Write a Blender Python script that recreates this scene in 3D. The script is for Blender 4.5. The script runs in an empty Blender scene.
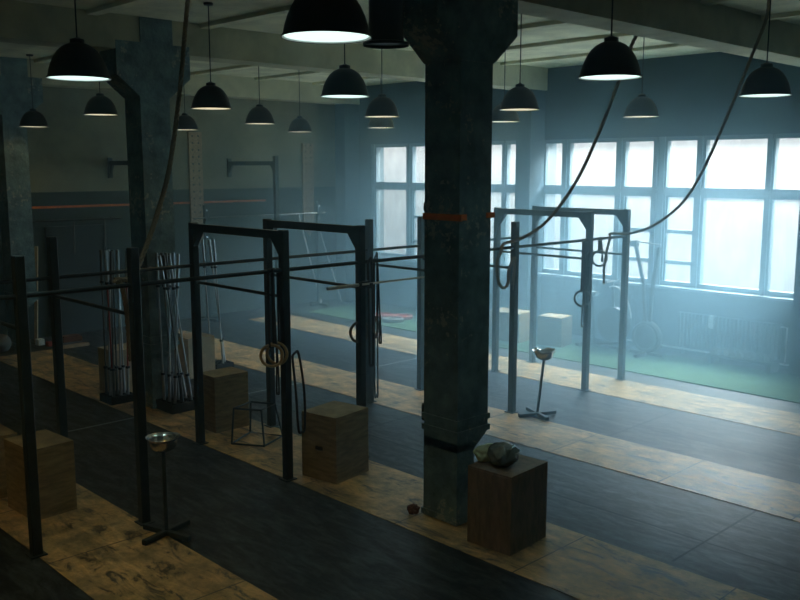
import bpy, bmesh, math, random
from mathutils import Vector, Matrix, noise
random.seed(7)
PI = math.pi
sc = bpy.context.scene
COL = sc.collection

# ------------------------------------------------------------------ camera
HC, PITCH, YAW, FPX = 3.1, 0.1487, 0.801, 888.9
cd = bpy.data.cameras.new('camera'); cam = bpy.data.objects.new('camera', cd); COL.objects.link(cam)
cam.location = (0, 0, HC); cam.rotation_euler = (PI/2 - PITCH, 0, YAW)
cd.sensor_width = 36; cd.lens = FPX * 36 / 800; cd.clip_start = 0.05; cd.clip_end = 200
sc.camera = cam

# ------------------------------------------------------------------ exposure
sc.view_settings.view_transform = 'Standard'; sc.view_settings.look = 'None'
sc.view_settings.gamma = 1.0; sc.view_settings.use_curve_mapping = False
sc.view_settings.exposure = 0.0

# ------------------------------------------------------------------ overcast sky
SKY_STRENGTH = 1.45
w = bpy.data.worlds.new('World'); sc.world = w; w.use_nodes = True
nt = w.node_tree; nt.nodes.clear()
out = nt.nodes.new('ShaderNodeOutputWorld'); bg = nt.nodes.new('ShaderNodeBackground')
tc = nt.nodes.new('ShaderNodeTexCoord'); sp = nt.nodes.new('ShaderNodeSeparateXYZ'); mr = nt.nodes.new('ShaderNodeMapRange')
cr = nt.nodes.new('ShaderNodeValToRGB')
nt.links.new(tc.outputs['Generated'], sp.inputs[0]); nt.links.new(sp.outputs['Z'], mr.inputs['Value'])
mr.inputs['From Min'].default_value = -1.0; mr.inputs['From Max'].default_value = 1.0
nt.links.new(mr.outputs[0], cr.inputs[0])
e = cr.color_ramp.elements
e[0].position = 0.0; e[0].color = (2.2, 2.4, 2.3, 1)  # brightness below the horizon, added to throw light up at the ceiling
e[1].position = 1.0; e[1].color = (1.6, 2.0, 2.3, 1)
for pos, c in ((0.30, (2.1, 2.3, 2.2)), (0.40, (0.78, 0.84, 0.84)), (0.475, (0.92, 0.94, 0.94)), (0.52, (1.08, 1.10, 1.10)), (0.65, (1.4, 1.65, 1.75))):
    x = e.new(pos); x.color = (*c, 1)
nt.links.new(cr.outputs[0], bg.inputs[0]); bg.inputs[1].default_value = SKY_STRENGTH
nt.links.new(bg.outputs[0], out.inputs[0])

# bright upper sky, entering steeply through the windows
SKY_W = 13000
ld = bpy.data.lights.new('sky_light', 'AREA'); ld.shape = 'RECTANGLE'; ld.size = 12; ld.size_y = 5; ld.spread = math.radians(100)
ld.energy = SKY_W; ld.color = (0.88, 0.95, 0.97)
lo = bpy.data.objects.new('sky_light', ld); COL.objects.link(lo)
lo.location = (-6.5, 20.0, 8.8)
lo.rotation_euler = (Vector((-6.0, 9.0, 0.0)) - Vector((-6.5, 20.0, 8.8))).to_track_quat('-Z', 'Y').to_euler()

sc.cycles.max_bounces = 7; sc.cycles.diffuse_bounces = 4; sc.cycles.glossy_bounces = 3
sc.cycles.transparent_max_bounces = 12; sc.cycles.volume_bounces = 1
sc.cycles.sample_clamp_indirect = 4.0
sc.cycles.caustics_reflective = False; sc.cycles.caustics_refractive = False

HAZE = 0.008; HAZE_NEAR_WINDOWS = 0.165
sc.cycles.volume_step_rate = 2.0; sc.cycles.volume_max_steps = 64
HAZE_COL = (0.48, 0.80, 1.0)

# ------------------------------------------------------------------ pixel -> place (used once, to lay out real positions)
def ray(x, y):
    a, b = (x - 400) / FPX, (y - 300) / FPX
    yy = math.cos(PITCH) - b * math.sin(PITCH); z = -math.sin(PITCH) - b * math.cos(PITCH)
    ya = -YAW
    return Vector((math.cos(ya)*a + math.sin(ya)*yy, -math.sin(ya)*a + math.cos(ya)*yy, z))
CAM = Vector((0, 0, HC))
def onx(x, y, X): r = ray(x, y); return CAM + r * (X / r.x)
def ony(x, y, Y): r = ray(x, y); return CAM + r * (Y / r.y)
def onz(x, y, Z): r = ray(x, y); return CAM + r * ((Z - HC) / r.z)
def onplane(x, y, A, B):                                        # vertical plane through A and B
    n = Vector((-(B.y - A.y), B.x - A.x, 0)); r = ray(x, y)
    return CAM + r * ((A - CAM).dot(n) / r.dot(n))

# ------------------------------------------------------------------ materials
def mat(name, color, rough=0.6, metal=0.0, var=0.0, vscale=6.0, bump=0.0, bscale=40.0, stretch=(1, 1, 1), color2=None, spec=0.5, coat=0.0):
    m = bpy.data.materials.new(name); m.use_nodes = True
    nt = m.node_tree; b = nt.nodes['Principled BSDF']
    b.inputs['Roughness'].default_value = rough; b.inputs['Metallic'].default_value = metal
    b.inputs['Specular IOR Level'].default_value = spec; b.inputs['Coat Weight'].default_value = coat
    b.inputs['Base Color'].default_value = (*color, 1)
    tc = nt.nodes.new('ShaderNodeTexCoord'); mp = nt.nodes.new('ShaderNodeMapping')
    nt.links.new(tc.outputs['Object'], mp.inputs[0]); mp.inputs['Scale'].default_value = stretch
    if var or color2:
        n = nt.nodes.new('ShaderNodeTexNoise'); n.inputs['Scale'].default_value = vscale; n.inputs['Detail'].default_value = 6; n.inputs['Roughness'].default_value = 0.62
        nt.links.new(mp.outputs[0], n.inputs[0])
        r = nt.nodes.new('ShaderNodeValToRGB'); r.color_ramp.elements[0].position = 0.34; r.color_ramp.elements[1].position = 0.68
        c2 = color2 or tuple(c * (1 - var) for c in color); c1 = color if color2 else tuple(min(1, c * (1 + var)) for c in color)
        r.color_ramp.elements[0].color = (*c2, 1); r.color_ramp.elements[1].color = (*c1, 1)
        nt.links.new(n.outputs[0], r.inputs[0]); nt.links.new(r.outputs[0], b.inputs['Base Color'])
    if bump:
        n2 = nt.nodes.new('ShaderNodeTexNoise'); n2.inputs['Scale'].default_value = bscale; n2.inputs['Detail'].default_value = 5
        nt.links.new(mp.outputs[0], n2.inputs[0])
        bp = nt.nodes.new('ShaderNodeBump'); bp.inputs['Strength'].default_value = bump; bp.inputs['Distance'].default_value = 0.01
        nt.links.new(n2.outputs[0], bp.inputs['Height']); nt.links.new(bp.outputs[0], b.inputs['Normal'])
    return m

def emit(name, color, strength):
    m = bpy.data.materials.new(name); m.use_nodes = True
    b = m.node_tree.nodes['Principled BSDF']; b.inputs['Base Color'].default_value = (0.8, 0.8, 0.8, 1)
    b.inputs['Emission Color'].default_value = (*color, 1); b.inputs['Emission Strength'].default_value = strength
    return m

M = {}
M['steel_black'] = mat('steel_black', (0.022, 0.034, 0.040), 0.42, 0.3, var=0.25, vscale=9)
M['steel_dark'] = mat('steel_dark', (0.03, 0.033, 0.036), 0.5, 0.4)
M['chrome'] = mat('chrome', (0.75, 0.77, 0.78), 0.22, 1.0)
M['bar_steel'] = mat('bar_steel', (0.50, 0.53, 0.54), 0.33, 1.0)
M['bar_dark'] = mat('bar_dark', (0.16, 0.17, 0.17), 0.42, 0.8)
M['red_bar'] = mat('red_bar', (0.42, 0.05, 0.03), 0.4, 0.2)
M['shade'] = mat('lamp_enamel', (0.012, 0.014, 0.014), 0.45, 0.2)
M['shade_in'] = mat('lamp_inner_enamel', (0.8, 0.8, 0.78), 0.4)
M['cable'] = mat('cable', (0.02, 0.02, 0.02), 0.7)
M['rope'] = mat('rope', (0.24, 0.19, 0.12), 0.95, bump=0.8, bscale=60)
M['strap'] = mat('strap', (0.03, 0.032, 0.034), 0.85)
M['band'] = mat('rubber_band', (0.018, 0.018, 0.018), 0.7)
M['wood_ring'] = mat('ring_wood', (0.42, 0.28, 0.12), 0.5, var=0.2, vscale=12)
M['grey_ring'] = mat('ring_grey', (0.10, 0.10, 0.09), 0.6)
M['ply_box'] = mat('box_plywood', (0.30, 0.22, 0.11), 0.65, var=0.35, vscale=5, stretch=(1, 1, 5), bump=0.15)
M['ply_box_dark'] = mat('box_plywood_dark', (0.20, 0.135, 0.078), 0.6, var=0.35, vscale=5, stretch=(4, 4, 1), bump=0.15)
M['ply_pale'] = mat('box_plywood_pale', (0.55, 0.44, 0.30), 0.7, var=0.2, vscale=4)
M['ceiling'] = mat('ceiling_paint', (0.75, 0.73, 0.54), 0.9, var=0.22, vscale=1.6, bump=0.3, bscale=9)
M['beam'] = mat('beam_paint', (0.48, 0.47, 0.33), 0.9, var=0.18, vscale=2.2, bump=0.3, bscale=9)
M['teal_wall'] = mat('teal_wall_paint', (0.035, 0.075, 0.095), 0.75, var=0.18, vscale=1.5, bump=0.2, bscale=14)
M['unseen_wall'] = mat('unseen_wall_paint', (0.30, 0.42, 0.42), 0.8)  # mid teal on the unseen walls, lightened to bounce light onto the column
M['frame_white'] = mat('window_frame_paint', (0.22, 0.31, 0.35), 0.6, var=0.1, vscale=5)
M['sill'] = mat('sill_paint', (0.30, 0.37, 0.40), 0.6, var=0.1)
M['turf'] = mat('turf', (0.05, 0.13, 0.055), 0.95, var=0.35, vscale=14, bump=1.0, bscale=160)
M['orange'] = mat('orange_tape', (0.85, 0.20, 0.05), 0.7, var=0.2, vscale=8)
M['rust'] = mat('rusty_pipe', (0.16, 0.06, 0.03), 0.9, var=0.4, vscale=20)
M['door'] = mat('door_paint', (0.018, 0.028, 0.032), 0.6)
M['grey_fabric'] = mat('grey_fabric', (0.07, 0.095, 0.10), 0.6, var=0.3)
M['bag_dark'] = mat('bag_vinyl', (0.15, 0.19, 0.18), 0.25, var=0.35, vscale=9, bump=0.5, bscale=14, coat=0.5)
M['bag_pale'] = mat('bag_pale_green', (0.50, 0.60, 0.42), 0.7, var=0.25, vscale=9, bump=0.5, bscale=20)
M['white_cloth'] = mat('white_cloth', (0.75, 0.75, 0.72), 0.9)
M['radiator'] = mat('radiator_paint', (0.03, 0.055, 0.07), 0.6)
M['pipe_white'] = mat('pipe_paint', (0.75, 0.75, 0.72), 0.5)
M['peg'] = mat('pegboard_wood', (0.42, 0.31, 0.20), 0.75, var=0.3, vscale=30)
M['red'] = mat('red_plastic', (0.45, 0.06, 0.03), 0.5)
M['tan'] = mat('tan_wood', (0.45, 0.33, 0.19), 0.7, var=0.2)
M['grey_ball'] = mat('grey_rubber', (0.16, 0.17, 0.16), 0.6, var=0.2)
M['cool'] = emit('lamp_cool', (0.75, 1.0, 0.94), 1.3)
M['warm'] = emit('lamp_warm', (1.0, 0.88, 0.58), 0.85)

def column_mat():
    m = mat('column_paint', (0.13, 0.21, 0.23), 0.40, var=0.45, vscale=4.5, bump=1.0, bscale=22)
    nt = m.node_tree; b = nt.nodes['Principled BSDF']; src = b.inputs['Base Color'].links[0].from_socket
    tc = nt.nodes.new('ShaderNodeTexCoord'); n = nt.nodes.new('ShaderNodeTexNoise'); n.inputs['Scale'].default_value = 16; n.inputs['Detail'].default_value = 8; n.inputs['Roughness'].default_value = 0.7
    nt.links.new(tc.outputs['Object'], n.inputs[0])
    n3 = nt.nodes.new('ShaderNodeTexNoise'); n3.inputs['Scale'].default_value = 1.3; nt.links.new(tc.outputs['Object'], n3.inputs[0])
    mu = nt.nodes.new('ShaderNodeMath'); mu.operation = 'MULTIPLY'; nt.links.new(n.outputs[0], mu.inputs[0]); nt.links.new(n3.outputs[0], mu.inputs[1])
    r = nt.nodes.new('ShaderNodeValToRGB'); r.color_ramp.elements[0].position = 0.325; r.color_ramp.elements[1].position = 0.335
    nt.links.new(mu.outputs[0], r.inputs[0])
    mx = nt.nodes.new('ShaderNodeMixRGB'); nt.links.new(r.outputs[0], mx.inputs[0]); nt.links.new(src, mx.inputs[1]); mx.inputs[2].default_value = (0.33, 0.36, 0.33, 1)
    nt.links.new(mx.outputs[0], b.inputs['Base Color'])
    return m
M['column'] = column_mat()

def peg_mat():                                                     # two columns of drilled holes
    m = M['peg']; nt = m.node_tree; b = nt.nodes['Principled BSDF']; src = b.inputs['Base Color'].links[0].from_socket
    tc = nt.nodes.new('ShaderNodeTexCoord'); s = nt.nodes.new('ShaderNodeSeparateXYZ'); nt.links.new(tc.outputs['Object'], s.inputs[0])
    dy = math_node(nt, 'SUBTRACT', math_node(nt, 'ABSOLUTE', s.outputs['Y']), 0.068)
    dz = math_node(nt, 'SUBTRACT', math_node(nt, 'MODULO', s.outputs['Z'], 0.14), 0.07)
    d = math_node(nt, 'ADD', math_node(nt, 'MULTIPLY', dy, dy), math_node(nt, 'MULTIPLY', dz, dz))
    g = math_node(nt, 'LESS_THAN', d, 0.0004)
    mx = nt.nodes.new('ShaderNodeMixRGB'); nt.links.new(g, mx.inputs[0]); nt.links.new(src, mx.inputs[1]); mx.inputs[2].default_value = (0.03, 0.025, 0.02, 1)
    nt.links.new(mx.outputs[0], b.inputs['Base Color'])

def wall_mat():                                                    # cream paint above a dark teal dado
    m = mat('two_tone_wall', (0.26, 0.26, 0.18), 0.85, var=0.28, vscale=0.9, bump=0.25, bscale=12)
    nt = m.node_tree; b = nt.nodes['Principled BSDF']; src = b.inputs['Base Color'].links[0].from_socket
    tc = nt.nodes.new('ShaderNodeTexCoord'); s = nt.nodes.new('ShaderNodeSeparateXYZ'); nt.links.new(tc.outputs['Object'], s.inputs[0])
    g = nt.nodes.new('ShaderNodeMath'); g.operation = 'GREATER_THAN'; g.inputs[1].default_value = 2.645; nt.links.new(s.outputs['Z'], g.inputs[0])
    mx = nt.nodes.new('ShaderNodeMixRGB'); nt.links.new(g.outputs[0], mx.inputs[0]); mx.inputs[1].default_value = (0.045, 0.07, 0.07, 1); nt.links.new(src, mx.inputs[2])
    nt.links.new(mx.outputs[0], b.inputs['Base Color'])
    return m
M['two_tone'] = wall_mat()

def math_node(nt, op, a, b=None):
    n = nt.nodes.new('ShaderNodeMath'); n.operation = op
    for i, v in enumerate((a, b)):
        if v is None: continue
        if isinstance(v, (int, float)): n.inputs[i].default_value = v
        else: nt.links.new(v, n.inputs[i])
    return n.outputs[0]

def plywood_mat(name, off):
    """birch sheets laid end to end, worn grey along the grain"""
    m = bpy.data.materials.new(name); m.use_nodes = True; nt = m.node_tree; b = nt.nodes['Principled BSDF']
    tc = nt.nodes.new('ShaderNodeTexCoord'); s = nt.nodes.new('ShaderNodeSeparateXYZ'); nt.links.new(tc.outputs['Object'], s.inputs[0])
    mp = nt.nodes.new('ShaderNodeMapping'); mp.inputs['Scale'].default_value = (0.9, 3.2, 1); nt.links.new(tc.outputs['Object'], mp.inputs[0])
    n1 = nt.nodes.new('ShaderNodeTexNoise'); n1.inputs['Scale'].default_value = 2.2; n1.inputs['Detail'].default_value = 11; n1.inputs['Roughness'].default_value = 0.74; n1.inputs['Distortion'].default_value = 0.8
    nt.links.new(mp.outputs[0], n1.inputs[0])
    r1 = nt.nodes.new('ShaderNodeValToRGB'); el = r1.color_ramp.elements
    el[0].position = 0.39; el[0].color = (0.13, 0.10, 0.07, 1); el[1].position = 0.62; el[1].color = (0.86, 0.57, 0.27, 1)
    x = el.new(0.46); x.color = (0.60, 0.39, 0.17, 1); x = el.new(0.56); x.color = (0.75, 0.49, 0.22, 1)
    nt.links.new(n1.outputs[0], r1.inputs[0])
    n2 = nt.nodes.new('ShaderNodeTexNoise'); n2.inputs['Scale'].default_value = 3.2; n2.inputs['Detail'].default_value = 8; n2.inputs['Roughness'].default_value = 0.7; nt.links.new(tc.outputs['Object'], n2.inputs[0])
    r2 = nt.nodes.new('ShaderNodeValToRGB'); r2.color_ramp.elements[0].position = 0.38; r2.color_ramp.elements[0].color = (0.45, 0.48, 0.50, 1)
    r2.color_ramp.elements[1].position = 0.62; r2.color_ramp.elements[1].color = (1.1, 1.05, 0.98, 1); nt.links.new(n2.outputs[0], r2.inputs[0])
    mx = nt.nodes.new('ShaderNodeMixRGB'); mx.blend_type = 'MULTIPLY'; mx.inputs[0].default_value = 1; nt.links.new(r1.outputs[0], mx.inputs[1]); nt.links.new(r2.outputs[0], mx.inputs[2])
    # sheet seams every 1.32 m
    a = math_node(nt, 'ADD', s.outputs['X'], 100 * 1.32 - off); md = math_node(nt, 'MODULO', a, 1.32)
    c1 = math_node(nt, 'LESS_THAN', md, 0.011)
    mx2 = nt.nodes.new('ShaderNodeMixRGB'); nt.links.new(c1, mx2.inputs[0]); nt.links.new(mx.outputs[0], mx2.inputs[1]); mx2.inputs[2].default_value = (0.06, 0.05, 0.04, 1)
    nt.links.new(mx2.outputs[0], b.inputs['Base Color'])
    rr = nt.nodes.new('ShaderNodeMapRange'); nt.links.new(n1.outputs[0], rr.inputs[0]); rr.inputs['To Min'].default_value = 0.26; rr.inputs['To Max'].default_value = 0.52; b.inputs['Specular IOR Level'].default_value = 0.4
    nt.links.new(rr.outputs[0], b.inputs['Roughness'])
    bp = nt.nodes.new('ShaderNodeBump'); bp.inputs['Strength'].default_value = 0.12; bp.inputs['Distance'].default_value = 0.01; nt.links.new(n1.outputs[0], bp.inputs['Height']); nt.links.new(bp.outputs[0], b.inputs['Normal'])
    return m

def rubber_mat():
    """black rubber mats butted together, scuffed"""
    m = bpy.data.materials.new('rubber_mats'); m.use_nodes = True; nt = m.node_tree; b = nt.nodes['Principled BSDF']
    tc = nt.nodes.new('ShaderNodeTexCoord'); s = nt.nodes.new('ShaderNodeSeparateXYZ'); nt.links.new(tc.outputs['Object'], s.inputs[0])
    mp = nt.nodes.new('ShaderNodeMapping'); mp.inputs['Scale'].default_value = (0.7, 2.6, 1); nt.links.new(tc.outputs['Object'], mp.inputs[0])
    n1 = nt.nodes.new('ShaderNodeTexNoise'); n1.inputs['Scale'].default_value = 3.6; n1.inputs['Detail'].default_value = 10; n1.inputs['Roughness'].default_value = 0.75; n1.inputs['Distortion'].default_value = 0.5
    nt.links.new(mp.outputs[0], n1.inputs[0])
    r1 = nt.nodes.new('ShaderNodeValToRGB'); el = r1.color_ramp.elements
    el[0].position = 0.45; el[0].color = (0.005, 0.007, 0.008, 1); el[1].position = 0.72; el[1].color = (0.085, 0.105, 0.115, 1)
    nt.links.new(n1.outputs[0], r1.inputs[0])
    ng = nt.nodes.new('ShaderNodeTexNoise'); ng.inputs['Scale'].default_value = 14; ng.inputs['Detail'].default_value = 6; ng.inputs['Roughness'].default_value = 0.8; nt.links.new(tc.outputs['Object'], ng.inputs[0])
    gm = nt.nodes.new('ShaderNodeMapRange'); nt.links.new(ng.outputs[0], gm.inputs[0]); gm.inputs['From Min'].default_value = 0.35; gm.inputs['From Max'].default_value = 0.65; gm.inputs['To Min'].default_value = -0.02; gm.inputs['To Max'].default_value = 0.12
    # seams across every 2.2 m, along every 0.79 m
    ax = math_node(nt, 'ADD', s.outputs['X'], 220 + 5.5); mx_ = math_node(nt, 'MODULO', ax, 2.2); c1 = math_node(nt, 'LESS_THAN', mx_, 0.022)
    ay = math_node(nt, 'ADD', s.outputs['Y'], 2.56 * 10 - 9.28); my = math_node(nt, 'MODULO', ay, 2.56); c2 = math_node(nt, 'LESS_THAN', my, 0.024)
    c = math_node(nt, 'MULTIPLY', math_node(nt, 'MAXIMUM', c1, c2), math_node(nt, 'GREATER_THAN', s.outputs['Y'], 6.2))
    mx = nt.nodes.new('ShaderNodeMixRGB'); nt.links.new(c, mx.inputs[0]); nt.links.new(r1.outputs[0], mx.inputs[1]); mx.inputs[2].default_value = (0.014, 0.017, 0.018, 1)
    nt.links.new(mx.outputs[0], b.inputs['Base Color'])
    rr = nt.nodes.new('ShaderNodeMapRange'); nt.links.new(n1.outputs[0], rr.inputs[0]); rr.inputs['To Min'].default_value = 0.55; rr.inputs['To Max'].default_value = 0.27
    r2_ = math_node(nt, 'MAXIMUM', math_node(nt, 'ADD', rr.outputs[0], gm.outputs[0]), math_node(nt, 'MULTIPLY', c, 0.45))
    nt.links.new(r2_, b.inputs['Roughness']); si = math_node(nt, 'SUBTRACT', 0.35, math_node(nt, 'MULTIPLY', c, 0.25)); nt.links.new(si, b.inputs['Specular IOR Level'])
    bp = nt.nodes.new('ShaderNodeBump'); bp.inputs['Strength'].default_value = 0.3; bp.inputs['Distance'].default_value = 0.01; nt.links.new(n1.outputs[0], bp.inputs['Height']); nt.links.new(bp.outputs[0], b.inputs['Normal'])
    return m
M['rubber'] = rubber_mat(); peg_mat()

def pane_mat(name, tint, dirt):
    m = bpy.data.materials.new(name); m.use_nodes = True; nt = m.node_tree; nt.nodes.clear()
    out = nt.nodes.new('ShaderNodeOutputMaterial'); tr = nt.nodes.new('ShaderNodeBsdfTransparent'); gl = nt.nodes.new('ShaderNodeBsdfGlossy')
    df = nt.nodes.new('ShaderNodeBsdfTranslucent'); df.inputs[0].default_value = (0.7, 0.72, 0.70, 1)
    gl.inputs['Roughness'].default_value = 0.05
    lw = nt.nodes.new('ShaderNodeLayerWeight'); lw.inputs[0].default_value = 0.5
    pw = nt.nodes.new('ShaderNodeMath'); pw.operation = 'POWER'; pw.inputs[1].default_value = 5.0; nt.links.new(lw.outputs['Facing'], pw.inputs[0])
    fr = nt.nodes.new('ShaderNodeMath'); fr.operation = 'MULTIPLY_ADD'; fr.inputs[1].default_value = 0.9; fr.inputs[2].default_value = 0.035; nt.links.new(pw.outputs[0], fr.inputs[0])
    tc = nt.nodes.new('ShaderNodeTexCoord'); mp = nt.nodes.new('ShaderNodeMapping'); mp.inputs['Scale'].default_value = (1.6, 1, 0.8); nt.links.new(tc.outputs['Object'], mp.inputs[0])
    n = nt.nodes.new('ShaderNodeTexNoise'); n.inputs['Scale'].default_value = 2.5; n.inputs['Detail'].default_value = 6; nt.links.new(mp.outputs[0], n.inputs[0])
    r = nt.nodes.new('ShaderNodeValToRGB'); r.color_ramp.elements[0].position = 0.3; r.color_ramp.elements[1].position = 0.7
    r.color_ramp.elements[0].color = (*[t * (1 - dirt) for t in tint], 1); r.color_ramp.elements[1].color = (*tint, 1)
    nt.links.new(n.outputs[0], r.inputs[0]); nt.links.new(r.outputs[0], tr.inputs[0])
    m0 = nt.nodes.new('ShaderNodeMixShader'); m0.inputs[0].default_value = 0.06; nt.links.new(tr.outputs[0], m0.inputs[1]); nt.links.new(df.outputs[0], m0.inputs[2])
    mx = nt.nodes.new('ShaderNodeMixShader'); nt.links.new(fr.outputs[0], mx.inputs[0]); nt.links.new(m0.outputs[0], mx.inputs[1]); nt.links.new(gl.outputs[0], mx.inputs[2])
    nt.links.new(mx.outputs[0], out.inputs[0])
    return m
M['pane'] = pane_mat('window_glass', (0.97, 0.98, 0.98), 0.10)
M['pane_low'] = pane_mat('window_glass_dusty', (0.90, 0.91, 0.90), 0.16)

# ------------------------------------------------------------------ mesh helpers
class MB:
    def __init__(s): s.b = bmesh.new()
    def box(s, x0, x1, y0, y1, z0, z1, rot=None, mi=0, pivot=None):
        vs = [Vector((x, y, z)) for x in (x0, x1) for y in (y0, y1) for z in (z0, z1)]
        if rot is not None:
            c = Vector(pivot) if pivot else Vector(((x0+x1)/2, (y0+y1)/2, (z0+z1)/2)); vs = [c + rot @ (v - c) for v in vs]
        v = [s.b.verts.new(p) for p in vs]
        for f in ((0, 1, 3, 2), (4, 6, 7, 5), (0, 4, 5, 1), (2, 3, 7, 6), (0, 2, 6, 4), (1, 5, 7, 3)):
            fc = s.b.faces.new([v[i] for i in f]); fc.material_index = mi
        return s
    def tube(s, pts, r, n=10, mi=0, cap=True, up=None):
        pts = [Vector(p) for p in pts]; rs = r if isinstance(r, (list, tuple)) else [r] * len(pts)
        rings = []; prev = None
        for i, p in enumerate(pts):
            t = (pts[min(i+1, len(pts)-1)] - pts[max(i-1, 0)]).normalized()
            if prev is None:
                a = Vector((0, 0, 1)) if abs(t.z) < 0.9 else Vector((1, 0, 0))
                u = t.cross(a).normalized()
            else: u = (prev - t * prev.dot(t)).normalized()
            prev = u; vv = t.cross(u)
            rings.append([s.b.verts.new(p + (u * math.cos(2*PI*k/n) + vv * math.sin(2*PI*k/n)) * rs[i]) for k in range(n)])
        for a, b in zip(rings, rings[1:]):
            for k in range(n):
                f = s.b.faces.new((a[k], a[(k+1) % n], b[(k+1) % n], b[k])); f.material_index = mi
        if cap:
            for rg, rev in ((rings[0], True), (rings[-1], False)):
                f = s.b.faces.new(list(reversed(rg)) if rev else rg); f.material_index = mi
        return s
    def lathe(s, prof, c=(0, 0, 0), n=32, mi=0, wob=None, rot=None, cap=True):
        c = Vector(c); rings = []
        for r, z in prof:
            ring = []
            for k in range(n):
                a = 2*PI*k/n; rr, zz = r, z
                if wob: rr, zz = wob(a, r, z)
                p = Vector((rr*math.cos(a), rr*math.sin(a), zz))
                if rot is not None: p = rot @ p
                ring.append(s.b.verts.new(c + p))
            rings.append(ring)
        for a, b in zip(rings, rings[1:]):
            for k in range(n):
                f = s.b.faces.new((a[k], a[(k+1) % n], b[(k+1) % n], b[k])); f.material_index = mi
        for rg, rev in ((rings[0], True), (rings[-1], False)) if cap else ():
            if (rg[0].co - rg[n//2].co).length > 1e-4 and prof[0] != prof[-1]:
                f = s.b.faces.new(list(reversed(rg)) if rev else rg); f.material_index = mi
        return s
    def prism(s, pts, axis, a, b, mi=0):
        """extrude a polygon given in the two other axes"""
        def mk(p, h):
            q = list(p); q.insert(axis, h); return s.b.verts.new(q)
        A = [mk(p, a) for p in pts]; B = [mk(p, b) for p in pts]; n = len(pts)
        for k in range(n):
            f = s.b.faces.new((A[k], A[(k+1) % n], B[(k+1) % n], B[k])); f.material_index = mi
        s.b.faces.new(list(reversed(A))).material_index = mi; s.b.faces.new(B).material_index = mi
        return s
    def torus(s, c, R, r, axis_rot, n=32, m=10, mi=0, sx=1.0):
        c = Vector(c); g = []
        for i in range(n):
            a = 2*PI*i/n; ring = []
            for j in range(m):
                b = 2*PI*j/m; p = Vector(((R + r*math.cos(b))*math.cos(a)*sx, r*math.sin(b), (R + r*math.cos(b))*math.sin(a)))
                ring.append(s.b.verts.new(c + axis_rot @ p))
            g.append(ring)
        for i in range(n):
            for j in range(m):
                f = s.b.faces.new((g[i][j], g[(i+1) % n][j], g[(i+1) % n][(j+1) % m], g[i][(j+1) % m])); f.material_index = mi
        return s
    def bevel(s, w, seg=1):
        bmesh.ops.bevel(s.b, geom=list(s.b.edges), offset=w, segments=seg, affect='EDGES', clamp_overlap=True); return s
    def build(s, name, mats, parent=None, smooth=True, loc=None):
        bmesh.ops.recalc_face_normals(s.b, faces=list(s.b.faces))
        me = bpy.data.meshes.new(name); s.b.to_mesh(me); s.b.free()
        if not isinstance(mats, (list, tuple)): mats = [mats]
        for m in mats: me.materials.append(M[m] if isinstance(m, str) else m)
        if smooth:
            me.shade_smooth(); me.set_sharp_from_angle(angle=math.radians(35))
        o = bpy.data.objects.new(name, me); COL.objects.link(o)
        if parent: o.parent = parent
        if loc: o.location = loc
        return o

def tag(o, label=None, cat=None, group=None, kind=None):
    if label: o['label'] = label
    if cat: o['category'] = cat
    if group: o['group'] = group
    if kind: o['kind'] = kind
    return o
def thing(name, label, cat, loc=(0, 0, 0), rz=0, group=None):
    o = bpy.data.objects.new(name, None); COL.objects.link(o); o.location = loc; o.rotation_euler = (0, 0, rz); o.empty_display_size = 0.1
    return tag(o, label, cat, group)
def struct(name, mb, m, label=None, parent=None, smooth=True):
    o = mb.build(name, m, parent, smooth)
    if not parent: tag(o, label, None, None, 'structure')
    return o
def dup(root, loc, rz=None, label=None, group=None):
    r = root.copy(); COL.objects.link(r); r.location = loc
    if rz is not None: r.rotation_euler = (0, 0, rz)
    if label: r['label'] = label
    if group: r['group'] = group
    for ch in list(root.children):
        c = ch.copy(); COL.objects.link(c); c.parent = r
        for g in list(ch.children):
            d = g.copy(); COL.objects.link(d); d.parent = c
    return r

# ------------------------------------------------------------------ the setting
XB, YW = -16.10, 13.70            # back wall, window wall (inner faces)
XR, YF = 3.4, -2.2
ZC = 4.90
ZS, ZT = 1.10, 3.60               # window opening
struct('floor', MB().box(XB, XR, YF, YW, -0.3, 0.0), 'rubber', 'black rubber mat floor with seams')
strips = [(2.617, 3.569, -4.05, 1), (5.136, 6.119, -4.05, 2), (7.722, 8.680, -4.30, 3), (10.300, 11.227, -5.52, 4)]
for y0, y1, off, k in strips:
    xa = XB + 1.2 if k == 2 else XB + 1.0
    struct('floor_strip', MB().box(xa, XR - 0.2, y0, y1, -0.002, 0.005), plywood_mat('plywood_floor_%d' % k, off),
           'worn plywood floor strip ' + ['nearest the camera with the leftmost box', 'under the column and boxes', 'just beyond the column', 'next to the green turf'][k - 1])
struct('wall_back', MB().box(XB - 0.3, XB, YF - 0.3, YW + 0.4, -0.3, ZC + 0.3), 'two_tone', 'back wall cream above and dark teal below')
struct('wall_right', MB().box(XR, XR + 0.3, YF - 0.3, YW + 0.4, -0.3, ZC + 0.3), 'unseen_wall', 'side wall out of view')
struct('wall_front', MB().box(XB, XR, YF - 0.3, YF, -0.3, ZC + 0.3), 'unseen_wall', 'wall behind the viewer')
struct('ceiling', MB().box(XB, XR, YF, YW, ZC, ZC + 0.3), 'ceiling', 'pale painted concrete ceiling')
COLX = [-15.66, -10.42, -5.14, 0.12]
wm = MB().box(XB, XR, YW, YW + 0.4, -0.3, ZS).box(XB, XR, YW, YW + 0.4, ZT, ZC + 0.3)
edges = [XB] + sum([[c - 0.2, c + 0.2] for c in COLX], []) + [XR]
wm.box(XB, -15.08, YW, YW + 0.4, ZS, ZT); wm.box(COLX[2] - 0.2, XR, YW, YW + 0.4, ZS, ZT)
for c in COLX[1:2]: wm.box(c - 0.16, c + 0.16, YW, YW + 0.4, ZS, ZT)
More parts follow.
